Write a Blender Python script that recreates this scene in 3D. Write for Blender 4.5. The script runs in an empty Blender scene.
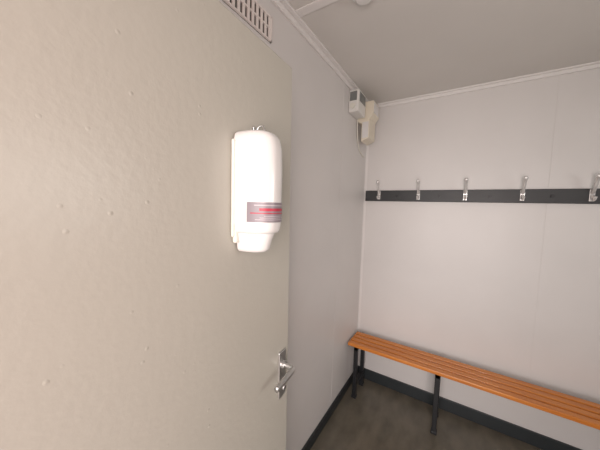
import bpy, bmesh, math
from mathutils import Vector, Matrix

S = bpy.context.scene
COL = bpy.context.collection
S.view_settings.view_transform = 'Standard'

# ------------------------------------------------------------------ materials
def mat(name, col, rough=0.5, metal=0.0, var=0.0, vscale=3.0, bump=0.0, bscale=60.0,
        col2=None, stretch=(1, 1, 1), spec=0.5, coat=0.0, blister=0.0):
    m = bpy.data.materials.new(name); m.use_nodes = True
    nt = m.node_tree; N = nt.nodes; L = nt.links
    b = N["Principled BSDF"]
    b.inputs["Base Color"].default_value = (*col, 1)
    b.inputs["Roughness"].default_value = rough
    b.inputs["Metallic"].default_value = metal
    b.inputs["Specular IOR Level"].default_value = spec
    b.inputs["Coat Weight"].default_value = coat
    tc = N.new("ShaderNodeTexCoord"); mp = N.new("ShaderNodeMapping")
    mp.inputs["Scale"].default_value = stretch
    L.new(tc.outputs["Object"], mp.inputs["Vector"])
    if var or col2:
        n = N.new("ShaderNodeTexNoise"); n.inputs["Scale"].default_value = vscale
        n.inputs["Detail"].default_value = 6
        L.new(mp.outputs[0], n.inputs["Vector"])
        r = N.new("ShaderNodeValToRGB")
        c2 = col2 or tuple(max(0, c * (1 - var)) for c in col)
        r.color_ramp.elements[0].position = 0.3; r.color_ramp.elements[1].position = 0.7
        r.color_ramp.elements[0].color = (*c2, 1); r.color_ramp.elements[1].color = (*col, 1)
        L.new(n.outputs["Fac"], r.inputs[0]); L.new(r.outputs[0], b.inputs["Base Color"])
    last = None
    if bump:
        n2 = N.new("ShaderNodeTexNoise"); n2.inputs["Scale"].default_value = bscale
        n2.inputs["Detail"].default_value = 3
        L.new(mp.outputs[0], n2.inputs["Vector"])
        bp = N.new("ShaderNodeBump"); bp.inputs["Strength"].default_value = bump
        bp.inputs["Distance"].default_value = 0.002
        L.new(n2.outputs["Fac"], bp.inputs["Height"]); last = bp
    if blister:
        v = N.new("ShaderNodeTexVoronoi"); v.inputs["Scale"].default_value = 26
        L.new(mp.outputs[0], v.inputs["Vector"])
        r2 = N.new("ShaderNodeValToRGB")
        r2.color_ramp.elements[0].position = 0.0; r2.color_ramp.elements[0].color = (1, 1, 1, 1)
        r2.color_ramp.elements[1].position = 0.10; r2.color_ramp.elements[1].color = (0, 0, 0, 1)
        L.new(v.outputs["Distance"], r2.inputs[0])
        bp2 = N.new("ShaderNodeBump"); bp2.inputs["Strength"].default_value = blister
        bp2.inputs["Distance"].default_value = 0.001
        L.new(r2.outputs[0], bp2.inputs["Height"])
        if last: L.new(last.outputs[0], bp2.inputs["Normal"])
        last = bp2
    if last: L.new(last.outputs[0], b.inputs["Normal"])
    return m

M_wall = mat("wall_panel_paint", (0.70, 0.68, 0.665), 0.42, var=0.06, vscale=2.2, bump=0.15, bscale=25)
M_ceil = mat("ceiling_panel", (0.67, 0.65, 0.62), 0.6, var=0.05, vscale=2, bump=0.1, bscale=40)
M_trim = mat("white_trim", (0.77, 0.75, 0.735), 0.4)
M_door = mat("door_grey_lacquer", (0.47, 0.455, 0.40), 0.33, var=0.04, vscale=2.5, bump=0.22, bscale=65, blister=0.6)
M_white = mat("white_plastic", (0.70, 0.69, 0.675), 0.22, coat=0.3)
M_white2 = mat("backplate_plastic", (0.70, 0.69, 0.62), 0.35)
M_label = mat("label_grey", (0.24, 0.205, 0.225), 0.35)
M_lpale = mat("label_text_pale", (0.46, 0.42, 0.44), 0.4)
M_red = mat("label_red", (0.42, 0.03, 0.06), 0.4)
M_steel = mat("satin_steel", (0.62, 0.62, 0.61), 0.28, metal=0.9)
M_hook = mat("hook_chrome", (0.82, 0.81, 0.80), 0.25, metal=0.55)
M_dark = mat("dark_slit", (0.045, 0.038, 0.034), 0.6)
M_rail = mat("rail_dark_grey", (0.034, 0.036, 0.038), 0.45, var=0.25, vscale=8)
M_black = mat("black_metal", (0.015, 0.016, 0.018), 0.4)
M_base = mat("baseboard_dark_vinyl", (0.026, 0.032, 0.035), 0.45, var=0.2, vscale=5)
M_wood = mat("bench_wood", (0.72, 0.265, 0.048), 0.38, col2=(0.55, 0.175, 0.028), vscale=6, stretch=(0.6, 9, 9), bump=0.1, bscale=20, coat=0.2)
M_floor = mat("vinyl_floor", (0.165, 0.146, 0.112), 0.3, col2=(0.098, 0.090, 0.069), vscale=6, stretch=(2.2, 1, 1), bump=0.1, bscale=60)
M_beige = mat("aged_plastic", (0.74, 0.68, 0.56), 0.45)
M_box = mat("grey_plastic", (0.72, 0.71, 0.68), 0.4)
M_scr = mat("tinted_cover", (0.18, 0.19, 0.185), 0.25)
M_vent = mat("vent_plastic", (0.76, 0.70, 0.67), 0.45)
M_ground = mat("outside_ground", (0.35, 0.28, 0.24), 0.9, var=0.2)

# ------------------------------------------------------------------ helpers
def finish(name, bm, m, bevel=0, smooth=False, parent=None, mw=None, segs=2):
    me = bpy.data.meshes.new(name)
    bmesh.ops.recalc_face_normals(bm, faces=bm.faces)
    bm.to_mesh(me); bm.free()
    for mm in (m if isinstance(m, (list, tuple)) else [m]): me.materials.append(mm)
    if smooth:
        for p in me.polygons: p.use_smooth = True
    o = bpy.data.objects.new(name, me); COL.objects.link(o)
    if bevel:
        b = o.modifiers.new("bevel", "BEVEL"); b.width = bevel; b.segments = segs
        b.limit_method = 'ANGLE'
    if parent is not None: o.parent = parent
    if mw is not None: o.matrix_local = mw
    return o

def addbox(bm, a, b, mi=0):
    x0, y0, z0 = a; x1, y1, z1 = b
    v = [bm.verts.new(p) for p in ((x0,y0,z0),(x1,y0,z0),(x1,y1,z0),(x0,y1,z0),(x0,y0,z1),(x1,y0,z1),(x1,y1,z1),(x0,y1,z1))]
    for f in ((0,3,2,1),(4,5,6,7),(0,1,5,4),(1,2,6,5),(2,3,7,6),(3,0,4,7)):
        bm.faces.new([v[i] for i in f]).material_index = mi

def boxes(name, lst, m, bevel=0, parent=None, mw=None):
    bm = bmesh.new()
    for t in lst: addbox(bm, t[0], t[1], t[2] if len(t) > 2 else 0)
    return finish(name, bm, m, bevel, parent=parent, mw=mw)

def empty(name, loc=(0, 0, 0), rz=0, rx=0):
    e = bpy.data.objects.new(name, None); COL.objects.link(e)
    e.location = loc; e.empty_display_size = 0.05
    e.rotation_euler = (Matrix.Rotation(rz, 3, 'Z') @ Matrix.Rotation(rx, 3, 'X')).to_euler()
    return e

def tube(name, pts, rad, m, parent=None, n=12, flat=1.0):
    P = [Vector(p) for p in pts]
    if not isinstance(rad, (list, tuple)): rad = [rad] * len(P)
    path = []; rr = []
    for i in range(len(P) - 1):
        p0 = P[max(i-1, 0)]; p1 = P[i]; p2 = P[i+1]; p3 = P[min(i+2, len(P)-1)]
        for k in range(6):
            t = k / 6
            path.append(0.5*((2*p1)+(p2-p0)*t+(2*p0-5*p1+4*p2-p3)*t*t+(3*p1-p0-3*p2+p3)*t**3))
            rr.append(rad[i]*(1-t)+rad[i+1]*t)
    path.append(P[-1]); rr.append(rad[-1])
    bm = bmesh.new(); rings = []
    up = Vector((1, 0, 0)) if abs((P[1]-P[0]).normalized().x) < 0.8 else Vector((0, 0, 1))
    for i, p in enumerate(path):
        d = (path[min(i+1, len(path)-1)] - path[max(i-1, 0)]).normalized()
        a = (up - d*up.dot(d)).normalized(); b = d.cross(a)
        rings.append([bm.verts.new(p + (a*math.cos(2*math.pi*k/n) + b*math.sin(2*math.pi*k/n)*flat)*rr[i]) for k in range(n)])
    for i in range(len(rings)-1):
        for k in range(n):
            bm.faces.new((rings[i][k], rings[i][(k+1)%n], rings[i+1][(k+1)%n], rings[i+1][k]))
    bm.faces.new(rings[0][::-1]); bm.faces.new(rings[-1])
    return finish(name, bm, m, smooth=True, parent=parent)

def cyl(name, c, axis, r, h, m, parent=None, n=24, bevel=0.001, r2=None):
    bm = bmesh.new()
    bmesh.ops.create_cone(bm, cap_ends=True, segments=n, radius1=r, radius2=r if r2 is None else r2, depth=h)
    q = Vector((0, 0, 1)).rotation_difference(Vector(axis)).to_matrix().to_4x4()
    bmesh.ops.transform(bm, matrix=Matrix.Translation(c) @ q, verts=bm.verts)
    return finish(name, bm, m, bevel, parent=parent)

# ------------------------------------------------------------------ room shell
XL, XR, YB, YF, H = -0.72, 1.7, 2.2, -0.30, 2.44
boxes("floor", [((XL-.1, YF-.1, -.1), (XR+.1, YB+.1, 0))], M_floor)
boxes("ceiling", [((XL-.1, YF-.1, H), (XR+.1, YB+.1, H+.1))], M_ceil)
boxes("wall_left", [((XL-.1, YF-.1, 0), (XL, YB+.1, H))], M_wall)
boxes("wall_back", [((XL, YB, 0), (XR, YB+.1, H))], M_wall)
wy0, wy1, wz0, wz1 = 0.3, 1.4, 1.35, 2.0
boxes("wall_right", [((XR, YF-.1, 0), (XR+.1, wy0, H)), ((XR, wy1, 0), (XR+.1, YB+.1, H)),
                     ((XR, wy0, 0), (XR+.1, wy1, wz0)), ((XR, wy0, wz1), (XR+.1, wy1, H))], M_wall)
boxes("added_window_1", [((XR-.01, wy0, wz0), (XR+.05, wy0+.05, wz1)), ((XR-.01, wy1-.05, wz0), (XR+.05, wy1, wz1)),
                   ((XR-.01, wy0, wz0), (XR+.05, wy1, wz0+.05)), ((XR-.01, wy0, wz1-.05), (XR+.05, wy1, wz1)),
                   ((XR, .83, wz0), (XR+.04, .87, wz1))], M_trim, 0.003)  # unseen window, added so light enters from the right
dx0, dx1, dz = -0.45, 0.60, 1.98
boxes("wall_front", [((XL, YF-.08, 0), (dx0, YF, H)), ((dx1, YF-.08, 0), (XR, YF, H)),
                     ((dx0, YF-.08, dz), (dx1, YF, H))], M_wall)
boxes("trim_door_frame", [((dx0-.05, YF, 0), (dx0, YF+.012, dz+.05)), ((dx1, YF, 0), (dx1+.05, YF+.012, dz+.05)),
                          ((dx0, YF, dz), (dx1, YF+.012, dz+.05))], M_trim, 0.003)
boxes("trim_ceiling_left", [((XL, YF, H-.035), (XL+.012, YB, H)), ((XL+.012, YF, H-.01), (XL+.035, YB, H))], M_trim, 0.002)
boxes("trim_ceiling_back", [((XL+.012, YB-.012, H-.03), (XR, YB, H)), ((XL+.035, YB-.03, H-.01), (XR, YB-.012, H))], M_trim, 0.002)
boxes("trim_corner", [((XL, YB-.016, .09), (XL+.003, YB, H-.035)), ((XL, YB-.003, .09), (XL+.016, YB, H-.03))], M_trim)
boxes("trim_panel_joint_left", [((XL, 1.648, .09), (XL+.0014, 1.656, H-.035))], M_wall, 0.0005)
boxes("trim_panel_joint_back", [((.470, YB-.0018, .09), (.480, YB, H-.03))], M_wall, 0.0005)
boxes("trim_panel_joint_ceiling", [((XL+.035, .985, H-.006), (XR, 1.03, H))], M_trim, 0.002)
boxes("baseboard_left", [((XL, YF+.013, 0), (XL+.012, YB, .075))], M_base, 0.003)
boxes("baseboard_back", [((XL+.012, YB-.012, 0), (XR, YB, .095))], M_base, 0.003)
boxes("baseboard_right", [((XR-.012, YF, 0), (XR, YB-.012, .085))], M_base, 0.003)

# ------------------------------------------------------------------ door (opened ~87 degrees, sagging slightly on its hinges)
RZ = math.radians(3.43); RX = math.radians(1.3)
P0 = Vector((-0.453, 0.688, 0))
DM = Matrix.Rotation(RZ, 3, 'Z') @ Matrix.Rotation(RX, 3, 'X')
door = empty("door_1", P0, RZ, RX)
boxes("leaf", [((-.040, -.93, .028), (0, 0, 1.967))], M_door, 0.004, parent=door)
boxes("edge_strip", [((-.038, -.001, .03), (-.003, .0015, 1.965))], M_trim, 0, parent=door)
HZ = 1.030; hy = -.041
boxes("lock_plate", [((0, hy-.019, HZ-.09), (.006, hy+.019, HZ+.065))], M_steel, 0.003, parent=door)
cyl("rosette", (.010, hy, HZ+.02), (1, 0, 0), .013, .012, M_steel, door)
tube("lever", [(.006, hy, HZ+.02), (.033, hy, HZ+.02), (.044, hy-.003, HZ+.02), (.048, hy-.017, HZ+.02), (.048, hy-.06, HZ+.018), (.048, hy-.098, HZ+.016)],
     [.0085, .0085, .009, .009, .0095, .009], M_steel, door, flat=.8)
cyl("key_cylinder", (.009, hy, HZ-.055), (1, 0, 0), .0085, .014, M_steel, door)
boxes("keyhole", [((.016, hy-.0008, HZ-.060), (.0165, hy+.0008, HZ-.050))], M_dark, parent=door)
for k, zz in enumerate((.25, 1.0, 1.72)):
    cyl("hinge_%d" % (k+1), (-.006, -.937, zz), (0, 0, 1), .007, .09, M_steel, door)

# ------------------------------------------------------------------ soap dispenser
sd = empty("soap_dispenser", P0 + DM @ Vector((.0012, -.212, 1.447)), RZ, RX*.3)
SZ = 1.05
def sect(ang, w, d, n=2.6, off=0):
    c, s = math.cos(ang), math.sin(ang)
    y = math.copysign(abs(c) ** (2/n), c) * (w + off)
    x = abs(s) ** (2/n) * (d + off)
    return x, y
def loft(name, prof, m, x0=0.004, n=2.6, N=40, parent=sd):
    bm = bmesh.new(); rings = []
    for z, w, d in prof:
        rings.append([bm.verts.new((x0 + sect(math.pi*k/N, w, d, n)[0], sect(math.pi*k/N, w, d, n)[1], z*SZ)) for k in range(N+1)])
    for a, b in zip(rings, rings[1:]):
        for k in range(N):
            bm.faces.new((a[k], a[k+1], b[k+1], b[k]))
        bm.faces.new((a[N], a[0], b[0], b[N]))
    bm.faces.new(rings[0][::-1]); bm.faces.new(rings[-1])
    o = finish(name, bm, m, smooth=True, parent=parent)
    e = o.modifiers.new("es", "EDGE_SPLIT"); e.split_angle = math.radians(50)
    return o
W, D = .047, .090
loft("cover", [(.044,.040,.078),(.046,.043,.084),(.052,.045,.087),(.065,W,.089),(.12,W,D),(.18,W,D),(.225,.0468,.088),(.244,.0455,.084),(.254,.0425,.077),(.260,.036,.067),(.263,.026,.050),(.264,.012,.03)], M_white)
loft("push_bar", [(.0,.023,.050),(.002,.028,.058),(.008,.032,.065),(.025,.034,.069),(.040,.038,.075),(.0435,.038,.075)], M_white, n=2.2)
boxes("back_plate", [((0, -.051, .036), (.008, .049, .255))], M_white2, 0.003, parent=sd)
boxes("back_plate_step", [((0, -.046, .022), (.012, .042, .08))], M_white2, 0.004, parent=sd)
def patch(name, a0, a1, z0, z1, m, off):
    bm = bmesh.new(); n = 30; lo = []; hi = []
    for k in range(n+1):
        a = math.radians(a0 + (a1-a0)*k/n); x, y = sect(a, W, D, 2.6, off)
        lo.append(bm.verts.new((x+.004, y, z0*SZ))); hi.append(bm.verts.new((x+.004, y, z1*SZ)))
    for k in range(n): bm.faces.new((lo[k], lo[k+1], hi[k+1], hi[k]))
    return finish(name, bm, m, smooth=True, parent=sd)
patch("label", 24, 161, .069, .111, M_label, .0006)
patch("label_stripe", 30, 155, .087, .0892, M_red, .0010)
patch("label_word", 66, 138, .0925, .0985, M_red, .0010)
for i, z in enumerate((.0740, .0778, .0816)):
    patch("label_line_%d" % i, 40, 146 - 9*i, z, z+.0012, M_lpale, .0010)
patch("label_top_line", 46, 148, .1035, .1055, M_lpale, .0010)
patch("embossed_logo", 58, 74, .155, .162, M_lpale, .0005)
# metal key clip standing above the cover
tube("latch", [(.006, .028, .272), (.012, .028, .298), (.026, .030, .300), (.032, .030, .283)], .0024, M_steel, sd)
boxes("latch_plate", [((0, .019, .252), (.006, .037, .300))], M_steel, 0.002, parent=sd)

# ------------------------------------------------------------------ vent grille
vg = empty("vent_grille", (XL, 0.655, 2.288))
hl, hh = .205, .050
boxes("backing", [((0, -hl, -hh), (.002, hl, hh))], M_dark, parent=vg)
boxes("frame", [((0, -hl, -hh), (.010, hl, -hh+.008)), ((0, -hl, hh-.008), (.010, hl, hh)),
                ((0, -hl, -hh), (.010, -hl+.010, hh)), ((0, hl-.010, -hh), (.010, hl, hh))], M_vent, 0.002, parent=vg)
bm = bmesh.new()
ys = -hl+.020
while ys < hl-.02:
    addbox(bm, (.002, ys, -hh+.008), (.008, ys+.013, hh-.008)); ys += .0245
finish("louvres", bm, M_vent, 0.001, parent=vg)
boxes("mid_bar", [((.002, -hl, -.003), (.009, hl, .004))], M_vent, parent=vg)

# ------------------------------------------------------------------ coat rack
cr = empty("coat_rack", (0, YB, 0))
boxes("rail", [((-.705, -.022, 1.622), (1.45, 0, 1.712))], M_rail, 0.003, parent=cr)
hx = [-.587, -.28, .030, .344, .657, .970, 1.283]
for i, x in enumerate(hx):
    yb = -.022
    boxes("hook_plate_%d" % i, [((x-.012, yb-.004, 1.636), (x+.012, yb, 1.708))], M_hook, 0.0035, parent=cr)
    tube("hook_upper_%d" % i, [(x, yb-.003, 1.685), (x, yb-.018, 1.700), (x, yb-.034, 1.722), (x, yb-.046, 1.752), (x, yb-.058, 1.775)],
         [.010, .0095, .0085, .0085, .011], M_hook, cr, flat=.8)
    bm = bmesh.new(); bmesh.ops.create_uvsphere(bm, u_segments=14, v_segments=10, radius=.013)
    bmesh.ops.transform(bm, matrix=Matrix.Translation((x, yb-.060, 1.779)), verts=bm.verts)
    finish("hook_knob_%d" % i, bm, M_hook, smooth=True, parent=cr)
    tube("hook_lower_%d" % i, [(x, yb-.003, 1.672), (x, yb-.018, 1.650), (x, yb-.036, 1.645), (x, yb-.046, 1.662)],
         [.0095, .0085, .0075, .009], M_hook, cr, flat=.8)
    if i < len(hx)-1:
        cyl("bolt_%d" % i, (x+.145, yb-.003, 1.667), (0, 1, 0), .011, .008, M_black, cr)

# ------------------------------------------------------------------ bench
be = empty("bench", (0, 0, 0))
bx0, bx1, bz = -.700, 1.35, .460
sw, gap = .0445, .0150
ys = [1.895 + i*(sw+gap) for i in range(4)]
for i, y in enumerate(ys):
    boxes("slat_%d" % (i+1), [((bx0, y, bz-.026), (bx1, y+sw, bz))], M_wood, 0.004, parent=be)
for i, x in enumerate((-.635, -.052, 1.05)):
    t = .015
    boxes("frame_%d" % (i+1), [((x-t, 1.905, .0), (x+t, 1.935, bz-.026)),
                            ((x-t, 2.085, .0), (x+t, 2.115, bz-.026)),
                            ((x-t, 1.905, bz-.056), (x+t, 2.115, bz-.0262)),
                            ((x-t, 1.935, .10), (x+t, 2.085, .125))], M_black, 0.002, parent=be)
    boxes("foot_caps_%d" % (i+1), [((x-t-.004, 1.900, 0), (x+t+.004, 1.940, .02)), ((x-t-.004, 2.08, 0), (x+t+.004, 2.12, .02))], M_black, 0.003, parent=be)

# ------------------------------------------------------------------ electric heater control in the corner
hb = empty("electric_heater_control", (XL, 1.88, 2.25))
boxes("housing", [((0, -.14, -.01), (.075, .02, .145))], M_box, 0.008, parent=hb)
boxes("tinted_cover", [((.075, -.12, .065), (.078, -.0, .13)), ((.01, -.143, .067), (.062, -.14, .13))], M_scr, 0.002, parent=hb)
cyl("dial", (.035, -.146, .030), (0, 1, 0), .018, .012, M_white2, hb)
bm = bmesh.new()
prof = [(.0, .12), (.125, .12), (.125, .03), (.10, -.01), (.10, -.15), (.04, -.175), (.04, -.04), (.0, -.02)]
A = [bm.verts.new((x, .045, z)) for x, z in prof]; B = [bm.verts.new((x, .20, z)) for x, z in prof]
bm.faces.new(A); bm.faces.new(B[::-1])
for i in range(len(prof)):
    j = (i+1) % len(prof); bm.faces.new((A[i], B[i], B[j], A[j]))
finish("aged_bracket", bm, M_beige, 0.003, parent=hb)
boxes("bracket_link", [((.005, .015, .03), (.05, .05, .10))], M_beige, 0.003, parent=hb)
boxes("rating_card", [((.046, .043, -.15), (.094, .0455, -.03))], M_white, 0.0005, parent=hb)
boxes("rating_card_front", [((.1245, .06, .035), (.1265, .185, .11))], M_white, 0.0005, parent=hb)
tube("cable", [(.01, .03, .03), (.008, .05, -.12), (.008, .10, -.22), (.008, .22, -.26)], .004, M_white2, hb)

# ------------------------------------------------------------------ smoke detector
sm = empty("smoke_detector", (-.385, 1.045, H-.006))
cyl("base", (0, 0, -.005), (0, 0, 1), .050, .010, M_white, sm, 40, .003)
cyl("dome", (0, 0, -.018), (0, 0, 1), .032, .018, M_white, sm, 40, .004, r2=.044)

boxes("ground_outside", [((-6, -8, -.3), (8, YF-.1, -.12))], M_ground)

# ------------------------------------------------------------------ light
w = bpy.data.worlds.new("world"); S.world = w; w.use_nodes = True
w.node_tree.nodes["Background"].inputs[0].default_value = (0.98, 0.97, 1.0, 1)
w.node_tree.nodes["Background"].inputs[1].default_value = 1.1
def area(name, loc, rot, sx, sy, e, col):
    l = bpy.data.lights.new(name, 'AREA'); l.shape = 'RECTANGLE'; l.size = sx; l.size_y = sy
    l.energy = e; l.color = col
    o = bpy.data.objects.new(name, l); COL.objects.link(o); o.location = loc; o.rotation_euler = rot
    return o
area("daylight_doorway", (.25, -1.5, 1.3), (math.radians(90), 0, math.radians(6)), 1.5, 1.9, 66, (1.0, .92, .885))
# added fill lamp with no real source, tints the near end of the door pink
area("doorway_warm_fill", (.42, -.62, 1.5), (math.radians(90), 0, math.radians(62)), .35, 1.2, 7.5, (1.0, .60, .52))
area("right_side_fill", (XR+.2, .85, 1.68), (0, math.radians(90), 0), .7, 1.1, 11, (1.0, 1.0, .94))  # added fill lamp behind the invented right-hand opening

# ------------------------------------------------------------------ camera
yc = Vector((159, 13, -250)).normalized()
xc = Vector((397, -30, 250)); xc = (xc - yc*xc.dot(yc)).normalized()
zc = xc.cross(yc)
R = Matrix((xc, yc, zc))
cd = bpy.data.cameras.new("camera"); cd.lens = 15.0; cd.sensor_width = 36; cd.clip_start = 0.01
cam = bpy.data.objects.new("camera", cd); COL.objects.link(cam)
cam.matrix_world = Matrix.Translation((0, 0, 1.55)) @ R.to_4x4()
S.camera = cam
